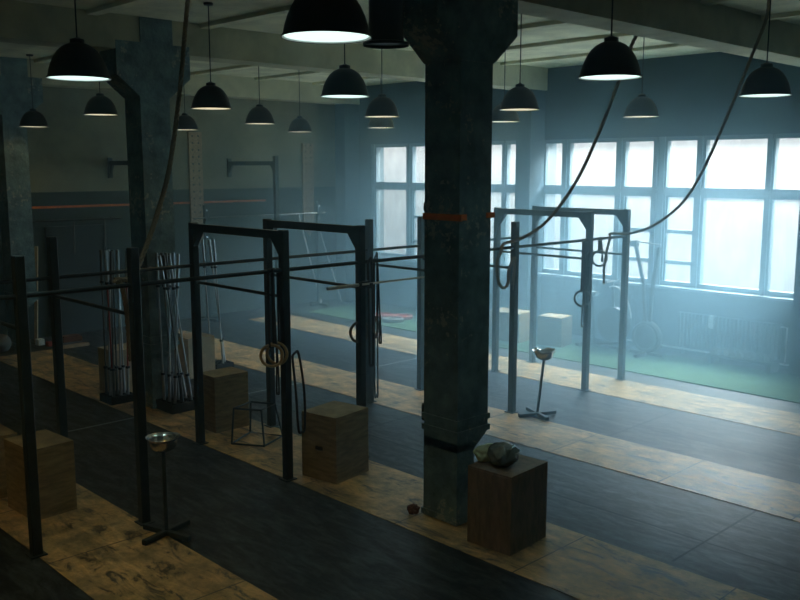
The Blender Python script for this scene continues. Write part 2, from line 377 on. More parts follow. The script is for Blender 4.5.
struct('wall_window', wm, 'teal_wall', 'teal wall with the large windows', smooth=False)
for i, c in enumerate(COLX):
    struct('pier', MB().box(c - 0.17, c + 0.17, YW - 0.42, YW, 0, ZC), 'teal_wall', 'teal pier between windows')
    bm_ = MB().box(c - 0.21, c + 0.21, YF, YW, 4.5, ZC)
    struct('ceiling_beam', bm_, 'beam', 'pale ceiling beam running to the window wall')
for k in range(11):
    y = 12.4 - 1.5 * k
    if y < YF + .2: break
    struct('ceiling_rib', MB().box(XB, XR, y - 0.07, y + 0.07, ZC - 0.05, ZC), 'ceiling', 'low ceiling rib between beams')
struct('trim_1', MB().box(XB, XB + 0.02, 5.9, 11.5, 2.355, 2.395), 'orange', 'orange stripe on back wall')
struct('door_1', MB().box(XB, XB + 0.05, 6.67, 7.72, 0.0, 1.95).box(XB, XB + 0.08, 6.60, 6.67, 0, 2.0).box(XB, XB + 0.08, 7.72, 7.79, 0, 2.0).box(XB, XB + 0.08, 6.60, 7.79, 1.95, 2.02), 'door', 'dark door in back wall')
struct('window_sill', MB().box(COLX[0] + 0.17, COLX[1] - 0.17, YW - 0.12, YW + 0.05, ZS - 0.04, ZS).box(COLX[1] + 0.17, COLX[2] - 0.17, YW - 0.12, YW + 0.05, ZS - 0.04, ZS), 'sill', 'pale window sill')

# windows: narrow, wide, narrow lights above and below a transom
ZT0, ZT1 = 2.60, 2.76
def window(n, xs, barred, bounds):
    x0, x1 = bounds
    root = thing('window_%d' % n, 'large pale framed window', None, ((x0 + x1) / 2, YW + 0.06, ZS)); root['kind'] = 'structure'
    if 'category' in root: del root['category']
    ox, oz = (x0 + x1) / 2, ZS
    f = MB(); ya, yb = -0.02, 0.10
    f.box(x0 - ox, x1 - ox, ya, yb, 0, 0.075); f.box(x0 - ox, x1 - ox, ya, yb, ZT - oz - 0.07, ZT - oz)
    cuts = [x0] + sum([list(p) for p in xs], []) + [x1]
    for a, b in zip(cuts[0::2], cuts[1::2]):
        f.box(a - ox, b - ox, ya, yb, 0.075, ZT0 - oz); f.box(a - ox, b - ox, ya, yb, ZT1 - oz, ZT - oz - 0.07)
        if b - a > 0.1: f.box((a+b)/2 - ox - 0.03, (a+b)/2 - ox + 0.03, ya - 0.03, ya, 0, ZT - oz)
    f.box(x0 - ox, x1 - ox, ya - 0.0, yb, ZT0 - oz, ZT1 - oz); f.box(x0 - ox, x1 - ox, ya - 0.03, ya, (ZT0+ZT1)/2 - oz - 0.03, (ZT0+ZT1)/2 - oz + 0.03)
    f.build('window_frame', 'frame_white', root, smooth=False)
    for k, (a, b) in enumerate(xs):
        MB().box(a - ox, b - ox, 0.045, 0.055, ZT1 - oz, ZT - oz - 0.07).build('pane', 'pane', root, smooth=False)
        if k in barred:
            cz = [0.075, 1.50 - oz - 0.03, 1.50 - oz + 0.03, 2.02 - oz - 0.03, 2.02 - oz + 0.03, ZT0 - oz]
            for za, zb in zip(cz[0::2], cz[1::2]): MB().box(a - ox + 0.03, b - ox - 0.03, 0.045, 0.055, za, zb).build('pane', 'pane_low', root, smooth=False)
            MB().box(a - ox, b - ox, 0.01, 0.07, cz[1], cz[2]).box(a - ox, b - ox, 0.01, 0.07, cz[3], cz[4]).box(a - ox, a - ox + 0.03, 0.01, 0.07, cz[0], cz[5]).box(b - ox - 0.03, b - ox, 0.01, 0.07, cz[0], cz[5]).build('casement', 'frame_white', root, smooth=False)
        else: MB().box(a - ox, b - ox, 0.045, 0.055, 0.075, ZT0 - oz).build('pane', 'pane_low', root, smooth=False)
    return root
PU = [(-10.24, -9.87), (-9.69, -8.72), (-8.53, -7.99)]
PV = [(-7.73, -7.20), (-7.04, -6.04), (-5.91, -5.42)]
def sh(l, d): return [(a + d, b + d) for a, b in l]
window(1, sh(PU, -5.26)[1:], (1,), (-15.08, -13.12))
window(2, sh(PV, -5.26), (0,), (-13.12, COLX[1] - 0.16))
window(3, PU, (2,), (COLX[1] + 0.16, -7.86))
window(4, PV, (0,), (-7.86, COLX[2] - 0.2))

# ------------------------------------------------------------------ haze
hm = bpy.data.materials.new('haze'); hm.use_nodes = True; nt = hm.node_tree; nt.nodes.clear()
o_ = nt.nodes.new('ShaderNodeOutputMaterial'); vs = nt.nodes.new('ShaderNodeVolumeScatter')
vs.inputs['Color'].default_value = (*HAZE_COL, 1);  vs.inputs['Anisotropy'].default_value = 0.6
tc = nt.nodes.new('ShaderNodeTexCoord'); sx = nt.nodes.new('ShaderNodeSeparateXYZ'); nt.links.new(tc.outputs['Object'], sx.inputs[0])
ry = nt.nodes.new('ShaderNodeMapRange'); ry.interpolation_type = 'SMOOTHSTEP'; nt.links.new(sx.outputs['Y'], ry.inputs['Value'])
ry.inputs['From Min'].default_value = 4.5; ry.inputs['From Max'].default_value = 11.0; ry.inputs['To Min'].default_value = 0.0; ry.inputs['To Max'].default_value = 1.0
rx = nt.nodes.new('ShaderNodeMapRange'); rx.interpolation_type = 'SMOOTHSTEP'; nt.links.new(sx.outputs['X'], rx.inputs['Value'])
rx.inputs['From Min'].default_value = -16.0; rx.inputs['From Max'].default_value = -7.0; rx.inputs['To Min'].default_value = 0.65; rx.inputs['To Max'].default_value = 1.0
mm = math_node(nt, 'MULTIPLY', ry.outputs[0], rx.outputs[0]); rz = nt.nodes.new('ShaderNodeMapRange'); rz.interpolation_type = 'SMOOTHSTEP'; nt.links.new(sx.outputs['Z'], rz.inputs['Value'])
rz.inputs['From Min'].default_value = 2.0; rz.inputs['From Max'].default_value = 4.6; rz.inputs['To Min'].default_value = 1.0; rz.inputs['To Max'].default_value = 0.0
mm = math_node(nt, 'MULTIPLY', mm, rz.outputs[0]); mm = math_node(nt, 'MULTIPLY', mm, HAZE_NEAR_WINDOWS); mm = math_node(nt, 'ADD', mm, HAZE)
nt.links.new(mm, vs.inputs['Density'])
va = nt.nodes.new('ShaderNodeVolumeAbsorption'); va.inputs['Color'].default_value = (*HAZE_COL, 1); nt.links.new(mm, va.inputs['Density'])
ad = nt.nodes.new('ShaderNodeAddShader'); nt.links.new(vs.outputs[0], ad.inputs[0]); nt.links.new(va.outputs[0], ad.inputs[1])
nt.links.new(ad.outputs[0], o_.inputs['Volume'])
hz = MB().box(XB + 0.01, XR - 0.01, YF + 0.01, YW + 0.02, 0.012, ZC - 0.01).build('haze', hm, smooth=False)
tag(hz, 'thin blue haze filling the hall, thickest in front of the windows', 'haze', kind='stuff'); hz.display_type = 'WIRE'

# ------------------------------------------------------------------ columns
def column(x, y, label):
    root = thing('column', label, 'column', (x, y, 0)); root['kind'] = 'structure'
    s = MB().box(-0.20, 0.20, -0.20, 0.02, 0.0, 0.74)                                      # slimmer foot
    s.prism([(-0.20, 0.66), (0.02, 0.66), (0.18, 0.78), (0.20, 0.80), (0.20, 0.82), (-0.20, 0.82)], 0, -0.20, 0.20)
    s.box(-0.20, 0.20, -0.20, 0.20, 0.82, 4.0)
    for z in (0.02, 0.80, 0.90): s.box(-0.215, 0.215, -0.215, 0.035 if z < .5 else 0.215, z, z + 0.05)
    s.build('shaft', 'column', root, smooth=False)
    c = MB().prism([(-0.20, 3.95), (0.20, 3.95), (0.50, 4.20), (0.50, 4.60), (-0.50, 4.60), (-0.50, 4.20)], 0, -0.215, 0.215)
    c.box(-0.225, 0.225, -0.18, 0.26, 4.60, ZC - 0.0)
    c.build('bracket', 'column', root, smooth=False)
    return root
c1 = column(-5.14, 5.67, 'large chipped dark teal column in the foreground with flared top')
st = MB().box(-0.212, 0.235, -0.212, -0.2, 2.655, 2.71).box(0.20, 0.212, -0.212, -0.12, 2.66, 2.71).build('tape', 'orange', c1, smooth=False); tag(st, 'orange tape band')
MB().box(0.20, 0.216, 0.14, 0.235, 2.67, 2.715).build('tape', 'orange', c1, smooth=False)
MB().tube([(-0.225, -0.10, 0.06), (-0.225, -0.10, 0.80)], 0.014).build('conduit', 'rust', c1)
cl = MB().box(-0.26, -0.20, -0.18, -0.10, 0.86, 1.02).box(-0.235, -0.20, -0.19, -0.12, 2.72, 2.80); cl.bevel(0.012); cl.build('clamp', 'steel_dark', c1)
column(-10.42, 5.67, 'dark column with wide flared bracket in the middle distance at left')
column(-15.66, 5.95, 'dark column with flared top at the far left edge by the back wall')

# rag at column foot
def blob(name, mats, size, seed, amp=0.25, freq=3.0, sub=4, flat=0.0):
    b = bmesh.new(); bmesh.ops.create_icosphere(b, subdivisions=sub, radius=1.0)
    for v in b.verts:
        n = noise.noise(v.co * freq + Vector((seed, seed * 2, 0))); v.co *= 1 + amp * n
        v.co = Vector((v.co.x * size[0], v.co.y * size[1], v.co.z * size[2]))
        if v.co.z < -size[2] * (1 - flat): v.co.z = -size[2] * (1 - flat)
    return b
def blob_obj(name, m, size, seed, parent=None, loc=(0, 0, 0), **k):
    mb = MB(); mb.b.free(); mb.b = blob(name, m, size, seed, **k); o = mb.build(name, m, parent, loc=loc); return o
r = blob_obj('rag', 'rust', (0.055, 0.05, 0.045), 3, loc=(-5.41, 5.41, 0.048), amp=0.5, flat=0.1); tag(r, 'small crumpled brown rag at the left foot of the large column', 'rag')

# ------------------------------------------------------------------ training rig
LV = [2.617, 3.569, 5.136, 6.119, 7.722, 8.680, 10.300, 11.227]
U1 = -6.908
U0 = [-8.54] * 8
HS, HF = 2.43, 2.50
FR = (2, 3, 6, 7)
rig = thing('pull_up_rig', 'long dark steel pull-up rig of posts and bars running across the hall', 'pull-up rig', (-7.7, 7.0, 0))
R0 = Vector((-7.7, 7.0, 0))
hw = 0.040
for i, y in enumerate(LV):
    H = HF if i in FR else HS
    for u in (U0[i], U1):
        p = Vector((u, y, 0)) - R0
        g = MB().box(p.x - hw, p.x + hw, p.y - hw, p.y + hw, 0.008, H)
        g.bevel(0.006)
        up = g.build('upright', 'steel_black', rig, smooth=False)
        MB().box(p.x - 0.065, p.x + 0.065, p.y - 0.065, p.y + 0.065, 0.0085, 0.018).build('foot_plate', 'steel_black', up, smooth=False)
    a, b = U0[i] - R0.x, U1 - R0.x; yy = y - R0.y
    if i in FR:
        cb = MB().box(a + hw, b - hw, yy - 0.035, yy + 0.035, H - 0.09, H - 0.01).build('crossbeam', 'steel_black', rig, smooth=False)
        for e_, sg in ((a + hw, 1), (b - hw, -1)):
            MB().prism([(e_, H - 0.09), (e_ + sg * 0.13, H - 0.09), (e_, H - 0.25)], 1, yy - 0.03, yy + 0.03).build('gusset', 'steel_black', cb, smooth=False)
    MB().tube([(a, yy, 1.85), (b, yy, 1.85)], 0.017).build('pull_up_bar', 'steel_black', rig)
for u, z, y0, y1 in ((-8.54, 2.03, 1.2, 11.23), (U1, 2.115, 1.2, 11.23)):
    MB().tube([(u - R0.x, y0 - R0.y, z), (u - R0.x, y1 - R0.y, z)], 0.019).build('pull_up_bar', 'steel_black', rig)

# ------------------------------------------------------------------ pendant lamps
SH = [(0.2315, 0.0), (0.228, 0.012), (0.220, 0.02), (0.213, 0.055), (0.198, 0.105), (0.175, 0.155), (0.145, 0.200), (0.110, 0.232), (0.072, 0.252), (0.052, 0.258), (0.052, 0.285), (0.030, 0.292), (0.012, 0.300)]
SI = [(0.226, 0.002), (0.212, 0.022), (0.204, 0.055), (0.189, 0.103), (0.166, 0.150), (0.136, 0.192), (0.10, 0.222), (0.05, 0.24), (0.001, 0.242)]
def lamp_light(root, tone, power):
    l = bpy.data.lights.new('bulb', 'AREA'); l.shape = 'DISK'; l.size = 0.40; l.energy = power
    l.color = (1.0, 0.64, 0.15) if tone == 'warm' else (0.66, 1.0, 0.90); l.spread = math.radians(150 if tone == 'warm' else 120)
    b = bpy.data.objects.new('bulb', l); COL.objects.link(b); b.parent = root; b.location = (0, 0, 0.004)
def make_lamp(tone):
    root = thing('pendant_lamp', 'x', 'lamp', (0, 0, 0))
    MB().lathe(SH, n=40, cap=False).build('lamp_shade', 'shade', root)
    o = MB().lathe(SI, n=40, cap=False).build('reflector', 'shade_in', root)
    MB().lathe([(0.001, 0.008), (0.212, 0.008), (0.212, 0.012), (0.001, 0.012)], n=40).build('diffuser', tone, root)
    lamp_light(root, tone, 1.3 if tone == 'warm' else 1.4)
    MB().tube([(0, 0, 0.295), (0, 0, ZC - 3.746 - 0.02)], 0.006, n=8).build('cord', 'cable', root)
    MB().lathe([(0.001, ZC - 3.746 - 0.03), (0.05, ZC - 3.746 - 0.025), (0.055, ZC - 3.746)], n=20).build('ceiling_rose', 'shade', root)
    return root
LM = [((326.5, 38), 'cool', 'largest lit black pendant lamp, cut by the top edge of the photo'),
      ((79, 79), 'cool', 'lit black pendant lamp with bright white rim at upper left'),
      ((345, 97), 'cool', 'cool white pendant lamp just left of the large column, below the largest lamp'),
      ((519.5, 110), 'warm', 'warm lit pendant lamp just right of the large column'),
      ((382, 117), 'warm', 'upper of the two warm pendant lamps overlapping left of the large column'),
      ((641, 117), 'warm', 'small warm pendant lamp in front of the window wall, right of the tall swagged rope'),
      ((610, 78), 'cool', 'large cool pendant lamp at upper right above the windows'),
      ((765, 96), 'cool', 'cool pendant lamp at the far right edge above the windows'),
      ((34, 127), 'warm', 'leftmost warm pendant lamp in front of the far left column'),
      ((101, 115), 'warm', 'pendant lamp directly left of the middle distance column'),
      ((185.5, 130), 'warm', 'small pendant lamp directly right of the middle distance column'),
      ((211.5, 109), 'warm', 'warm pendant lamp hanging right of the thick hanging rope at left'),
      ((260, 124), 'warm', 'warm pendant lamp in front of the back wall, between two others'),
      ((300, 132), 'warm', 'smallest and farthest pendant lamp in front of the back wall corner'),
      ((381, 128), 'warm', 'lower of the two warm pendant lamps overlapping left of the large column'),
      ((504, 122), 'warm', 'far pendant lamp half hidden behind the right edge of the large column')]
LG = {}
protos = {}
for (px, py), tone, lab in LM:
    p = onz(px, py, 3.746)
    if px == 101: p = CAM + (p - CAM) * 1.09
    if tone not in protos:
        o = make_lamp(tone); protos[tone] = o; o.location = p; o['label'] = lab; o['group'] = 'black dome pendant lamps'
    else: dup(protos[tone], p, None, lab, 'black dome pendant lamps')
for (x, y) in ((-3.7, 0.4), (-6.5, 0.4)):                            # the same grid of lamps carries on beside the viewer
    o = dup(protos['warm'], (x, y, 3.746), None, 'warm pendant lamp beyond the left edge of the photo', 'pendant lamps outside the photo')
    for ch in o.children:
        if ch.type == 'LIGHT': ch.data = ch.data.copy(); ch.data.energy = 10
p = onz(386, 46, 4.0)
t = thing('pendant_lamp', 'unlit dark cylindrical pendant lamp beside the top of the large column', 'lamp', p)
MB().lathe([(0.175, 0.0), (0.175, 0.02), (0.14, 0.03), (0.13, 0.09), (0.13, 0.50), (0.10, 0.54), (0.012, 0.56)], n=36, cap=False).build('lamp_shade', 'shade', t)
MB().lathe([(0.001, 0.02), (0.12, 0.02), (0.12, 0.03), (0.001, 0.03)], n=30).build('diffuser', 'shade', t)
MB().tube([(0, 0, 0.55), (0, 0, ZC - 4.0)], 0.006, n=8).build('cord', 'cable', t)

# ------------------------------------------------------------------ plywood jump boxes
def ply_box(cx, cy, rz, w, d, h, m, label, hole=None, z0=0.008, group='plywood jump boxes'):
    root = thing('plyometric_box', label, 'jump box', (cx, cy, z0), rz, group)
    t = 0.018; a, b = w / 2, d / 2
    g = MB().box(-a, a, -b, b, h - t, h); g.bevel(0.003); g.build('top_panel', m, root, smooth=False)
    def side(x0, x1, y0, y1, hl, ax):
        g = MB()
        if hl:
            hw_, hz0, hz1 = 0.05, 0.30, 0.345
            if ax == 'y':
                g.box(x0, -hw_, y0, y1, 0, h - t); g.box(hw_, x1, y0, y1, 0, h - t); g.box(-hw_, hw_, y0, y1, 0, hz0); g.box(-hw_, hw_, y0, y1, hz1, h - t)
            else:
                g.box(x0, x1, y0, -hw_, 0, h - t); g.box(x0, x1, hw_, y1, 0, h - t); g.box(x0, x1, -hw_, hw_, 0, hz0); g.box(x0, x1, -hw_, hw_, hz1, h - t)
        else:
            g.box(x0, x1, y0, y1, 0, h - t - 0.001); g.bevel(0.002)
        g.build('side_panel', m, root, smooth=False)
    side(-a, a, -b, -b + t, hole == 'y', 'y'); side(-a, a, b - t, b, False, 'y')
    side(a - t, a, -b + t, b - t, hole == 'x', 'x'); side(-a, -a + t, -b + t, b - t, False, 'x')
    return root
ply_box(-4.467, 5.579, 0.063, 0.438, 0.521, 0.66, 'ply_box_dark', 'dark plywood jump box beside the large column with a shiny bag on top')
ply_box(-6.719, 5.600, 0.16, 0.458, 0.503, 0.67, 'ply_box', 'plywood jump box behind the rig post in the centre left foreground', 'y')
ply_box(-8.92, 5.70, 0.0, 0.36, 0.47, 0.67, 'ply_box', 'plywood jump box between two rig posts beside the small wire stool')
ply_box(-7.866, 3.061, 0.072, 0.519, 0.401, 0.65, 'ply_box', 'light plywood jump box behind the leftmost rig post')
ply_box(-8.60, 2.84, 0.0, 0.45, 0.45, 0.60, 'ply_box', 'plywood jump box cut off by the left edge of the photo')
ply_box(-9.136, 12.64, 0.137, 0.468, 0.402, 0.51, 'ply_box', 'low brown box on the turf by the windows, right of the other', z0=0.014)
ply_box(-9.98, 12.45, 0.10, 0.66, 0.45, 0.52, 'ply_box', 'wide brown box on the turf by the windows, partly behind a rig post', z0=0.014)
ply_box(-11.40, 5.72, 0.02, 0.42, 0.62, 0.62, 'ply_pale', 'pale-sided box behind the left cluster of upright barbells')
ply_box(-11.55, 6.90, 0.0, 0.40, 0.45, 0.60, 'ply_pale', 'small pale box behind the middle cluster of upright barbells', z0=0.0)

# shiny bag on the box
t = thing('bag', 'shiny dark rounded bag with pale green flap lying on the dark plywood box', 'bag', (-4.50, 5.52, 0.668), 0.6)
blob_obj('bag_body', 'bag_dark', (0.125, 0.115, 0.10), 5, t, (0.02, -0.02, 0.088), amp=0.22, freq=2.4, flat=0.12)
blob_obj('bag_flap', 'bag_pale', (0.11, 0.11, 0.07), 9, t, (-0.12, 0.09, 0.06), amp=0.25, freq=2.2, flat=0.16)
for k, (a0, dy) in enumerate(((0.9, 0.02), (0.35, 0.06))):
    pts = [(0.02 + 0.150 * math.cos(a0 + 0.0) * math.cos(b_), -0.02 + dy * 0.3 + 0.120 * math.sin(b_) * 0.9, 0.088 + 0.103 * math.sin(a0) * math.cos(b_ * 0.7)) for b_ in [-0.9 + 0.2 * q for q in range(9)]]
    MB().tube(pts, 0.005, n=6).build('highlight_streak', 'chrome', t)  # bright chrome tubes modelled in place of highlights along the shiny bag

# ------------------------------------------------------------------ wire stool
t = thing('wire_stool', 'low stool frame of dark steel rods on the plywood between two boxes', 'stool', (-8.21, 5.655, 0.008))
B = [(-8.25, 5.36), (-7.92, 5.57), (-8.09, 5.95), (-8.47, 5.76)]; T = [(-8.33, 5.45), (-8.05, 5.63), (-8.16, 5.90), (-8.44, 5.76)]
B = [Vector((x + 8.21, y - 5.655, 0.012)) for x, y in B]; T = [Vector((x + 8.21, y - 5.655, 0.385)) for x, y in T]
for k in range(4):
    MB().tube([B[k], T[k]], 0.011, n=8).build('leg', 'steel_black', t)
MB().tube(B + [B[0]], 0.011, n=8).build('base_frame', 'steel_black', t)
MB().tube(T + [T[0]], 0.011, n=8).build('seat_frame', 'steel_black', t)

# ------------------------------------------------------------------ chalk bowls on stands
def chalk_stand(x, y, rz, h, lean, wavy, label):
    root = thing('chalk_stand', label, 'chalk stand', (x, y, 0.008), rz, 'chalk bowls on cross-foot stands')
    for k in range(2):
        q = Matrix.Rotation(k * PI / 2, 3, 'Z')
        g = MB().box(-0.26, 0.26, -0.024, 0.024, 0.002 + 0.001 * k, 0.045 + 0.003 * k, rot=q, pivot=(0, 0, 0)); g.bevel(0.004); g.build('foot', 'steel_black', root, smooth=False)
    tx, ty = lean
    MB().tube([(0, 0, 0.04), (tx, ty, h - 0.10)], 0.018).build('pole', 'steel_black', root)
    def wob(a, r, z):
        if wavy: 
            k = max(0, z - 0.07) / 0.05
            return r * (1 + 0.05 * k * math.sin(5 * a + 1) + 0.03 * k * math.sin(9 * a)), z + 0.013 * k * math.sin(4 * a) + 0.008 * k * math.sin(7 * a + 2)
        return r * (1 + 0.02 * math.sin(3 * a)), z + 0.004 * math.sin(2 * a) * (1 if z > 0.08 else 0)
    prof = [(0.002, 0.0), (0.06, 0.004), (0.095, 0.025), (0.112, 0.06), (0.118, 0.10), (0.140, 0.120), (0.142, 0.124), (0.134, 0.122), (0.114, 0.103), (0.107, 0.062), (0.09, 0.030), (0.058, 0.010), (0.002, 0.007)]
    MB().lathe(prof, c=(tx, ty, h - 0.115), n=48, wob=wob).build('bowl', 'chrome', root)
    return root
chalk_stand(-6.53, 3.57, 0.27, 0.855, (0.0, 0.0), False, 'smooth steel bowl on a dark cross-foot stand in the left foreground')
chalk_stand(-6.58, 8.78, 1.148, 0.83, (0.07, -0.015), True, 'crinkled steel bowl on a leaning cross-foot stand right of the large column')

# ------------------------------------------------------------------ ropes
def smooth_path(P, n=8):
    out = []
    for i in range(len(P) - 1):
        p0, p1, p2, p3 = P[max(i-1, 0)], P[i], P[i+1], P[min(i+2, len(P)-1)]
        for k in range(n):
            t_ = k / n; out.append(0.5 * ((2*p1) + (p2-p0)*t_ + (2*p0-5*p1+4*p2-p3)*t_*t_ + (3*p1-p0-3*p2+p3)*t_**3))
    out.append(P[-1]); return out
def rope(P, r, label, name='climbing_rope', strands=3, pitch=0.16):
    pts = smooth_path(P, 10)
    L = [0]
    for a, b in zip(pts, pts[1:]): L.append(L[-1] + (b - a).length)
    n = int(L[-1] / 0.022); res = []; j = 0
    for i in range(n + 1):
        d = L[-1] * i / n
        while j < len(L) - 2 and L[j+1] < d: j += 1
        res.append(pts[j].lerp(pts[j+1], (d - L[j]) / max(1e-6, L[j+1] - L[j])))
    mb = MB(); base = res[0].copy()
    for s_ in range(strands):
        sp_ = []; prev = None
        for i, p in enumerate(res):
            tt = (res[min(i+1, n)] - res[max(i-1, 0)]).normalized()
            if prev is None: u = tt.cross(Vector((0, 0, 1)) if abs(tt.z) < .9 else Vector((1, 0, 0))).normalized()
            else: u = (prev - tt * prev.dot(tt)).normalized()
            prev = u; v = tt.cross(u); a = 2*PI*(i * (L[-1]/n) / pitch + s_ / strands)
            sp_.append(p + (u * math.cos(a) + v * math.sin(a)) * r * 0.5 - base)
        mb.tube(sp_, r * 0.56, n=6)
    o = mb.build(name, 'rope', loc=base); tag(o, label, 'rope', 'long ropes swagged from the ceiling to the rig'); return o
A = onz(189, -12, 4.89); B = Vector((U1, 3.42, 2.17))
P = [A] + [onplane(x, y, A, B) for x, y in ((186, 20), (180, 90), (170, 165), (158, 212), (143, 255), (132, 277))] + [Vector((-6.93, 3.41, 2.165)), Vector((-6.965, 3.47, 2.13)), Vector((-6.985, 3.52, 2.0)), Vector((-6.985, 3.54, 1.7)), Vector((-6.985, 3.55, 1.45))]
rope(P, 0.024, 'thick rope hanging from the ceiling at left onto the near end of the rig')
A = onz(657, -3, 4.89); B = Vector((U1, 8.40, 2.15))
P = [A] + [onplane(x, y, A, B) for x, y in ((648, 22), (634, 40), (617, 86), (600, 130), (577, 180), (548, 220), (522, 238))] + [Vector((-6.90, 8.46, 2.17)), Vector((-6.85, 8.34, 2.08))] + \
    [onx(x, y, -6.84) for x, y in ((497, 262), (498, 280), (503, 288), (508, 283), (509, 270))] + [Vector((-6.84, 8.60, 1.99)), Vector((-6.86, 8.58, 1.6)) ]
rope(P, 0.021, 'rope swagging from the ceiling and looped over the rig just right of the large column')
A = onz(769, -3, 4.89); B = Vector((U1, 10.88, 2.17))
P = [A] + [onplane(x, y, A, B) for x, y in ((766, 20), (752, 55), (738, 90), (722, 128), (702, 172), (682, 203), (656, 224), (632, 233))] + [Vector((-6.93, 10.86, 2.17)), Vector((-6.86, 10.74, 2.13))] + [onx(x, y, -6.85) for x, y in ((607, 250), (604, 268), (604, 284))]
rope(P, 0.019, 'rope hanging in a long curve across the rightmost windows')

# ------------------------------------------------------------------ gymnastic rings and bands
def ring(x, y, z, ztop, rz, m, label, R=0.105, back=0.25, strapx=0.0):
    root = thing('gymnastic_ring', label, 'gymnastic ring', (x, y, z), 0, 'gymnastic rings hanging from the rig')
    MB().torus((0, 0, 0), R, 0.015, Matrix.Rotation(rz, 3, 'Z')).build('ring', m, root)
    MB().box(-0.016 + strapx, 0.016 + strapx, 0.022, 0.025, R - 0.02, ztop - z + 0.02).box(-0.016 + strapx, 0.016 + strapx, -0.025, -0.022, R - 0.02, ztop - z + 0.02).box(-0.016 + strapx, 0.016 + strapx, -0.025, 0.025, ztop - z + 0.02, ztop - z + 0.023).box(-0.016 + strapx, 0.016 + strapx, -0.025, 0.025, R - 0.022, R - 0.02).build('strap', 'strap', root, smooth=False)
    pts = [(strapx, 0.03, ztop - z - 0.02), (strapx + 0.01, 0.05, 0.1), (strapx, 0.05, -back), (strapx, 0.065, -back - 0.03), (strapx, 0.08, -back), (strapx, 0.06, 0.15)]
    MB().tube(smooth_path([Vector(q) for q in pts], 6), 0.009, n=6).build('strap_tail', 'strap', root)
    return root
ring(U1 + 0.02, 4.955, 1.30, 2.115, 0.9, 'wood_ring', 'pale wooden ring, left of the pair hanging by the rig post near the middle box', back=0.35)
ring(U1 - 0.03, 5.055, 1.30, 2.115, 0.5, 'wood_ring', 'pale wooden ring, right of the pair hanging by the rig post near the middle box', back=0.35)
ring(U1, 6.10, 1.38, 2.115, 1.3, 'grey_ring', 'dark ring behind the left edge of the thick double post')
ring(U1, 6.335, 1.40, 2.115, 2.2, 'grey_ring', 'dark ring hanging at the right of the thick double post', back=0.15)
ring(U1, 10.17, 1.32, 2.115, 0.8, 'grey_ring', 'dark ring hanging on the far rig post, lower of two before the windows', back=0.30)
ring(U1, 10.56, 1.84, 2.115, 0.9, 'grey_ring', 'ring hanging high in front of the window glass', back=0.02)
def band(x, y, z1, z0, wdt, label, tilt=0.0, hook=0.05):
    pts = [Vector((0, -wdt/2, z1 - 0.03)), Vector((0, 0, z1)), Vector((0, wdt/2, z1 - 0.03)), Vector((0, wdt/2 + tilt, (z0+z1)/2)), Vector((0, wdt/2 + tilt, z0 + 0.04)), Vector((0, tilt, z0)), Vector((0, -wdt/2 + tilt, z0 + 0.04)), Vector((0, -wdt/2 + tilt*0.6, (z0+z1)/2)), Vector((0, -wdt/2, z1 - 0.03))]
    o = MB().tube([q - Vector((0, 0, z0)) for q in smooth_path(pts, 5)], 0.012, n=6).build('resistance_band', 'band', loc=(x, y, z0)); tag(o, label, 'resistance band', 'black bands looped on the rig'); return o
band(U1 + 0.055, 5.215, 1.30, 0.48, 0.08, 'black band looped on the rig post beside the pair of wooden rings', 0.06)
band(U1 + 0.055, 6.20, 2.14, 1.02, 0.05, 'black band hanging from the bar along the thick double post', 0.02)
band(-8.49, 7.79, 1.95, 0.10, 0.05, 'long black band hanging beside the rear post of the double post', 0.0)
band(U1 + 0.055, 10.20, 1.95, 0.95, 0.06, 'black band hanging on the far rig post before the windows', -0.08)
band(U1 + 0.055, 8.62, 1.78, 1.55, 0.05, 'short black band wrapped at the post right of the large column', -0.03)
# hooks on posts
def hook(x, y, z, label):
    o = MB().box(-0.03, 0.03, -0.045, 0.045, 0, 0.06).box(0.03, 0.10, -0.02, 0.02, 0, 0.015).box(0.09, 0.10, -0.02, 0.02, 0, 0.05).build('j_hook', 'steel_dark', loc=(x, y, z)); tag(o, label, 'hook', 'bar hooks on rig posts'); return o

# ------------------------------------------------------------------ barbells
def make_barbell(kind):
    root = thing('barbell', 'x', 'barbell')
    L = 1.98
    MB().tube([(0, 0, 0.42), (0, 0, L - 0.42)], 0.011, n=10).build('shaft', {'steel': 'bar_steel', 'dark': 'bar_dark', 'red': 'red_bar'}[kind], root)
    for a, b, c_ in ((0.0, 0.42, 0.42), (L - 0.42, L, L - 0.42)):
        s_ = MB().tube([(0, 0, a), (0, 0, b)], 0.0185, n=14).build('sleeve', 'bar_steel' if kind != 'dark' else 'bar_dark', root)
        MB().tube([(0, 0, c_ - 0.015), (0, 0, c_ + 0.015)], 0.028, n=14).build('collar', 'steel_dark', s_)
    return root
bp_ = {}
def barbell(kind, foot, top, label, group):
    d = (Vector(top) - Vector(foot)).normalized(); q = d.to_track_quat('Z', 'Y')
    if kind not in bp_:
        o = make_barbell(kind); bp_[kind] = o
    else: o = dup(bp_[kind], foot)
    o.location = foot; o.rotation_mode = 'QUATERNION'; o.rotation_quaternion = q; o['label'] = label; o['group'] = group
    return o
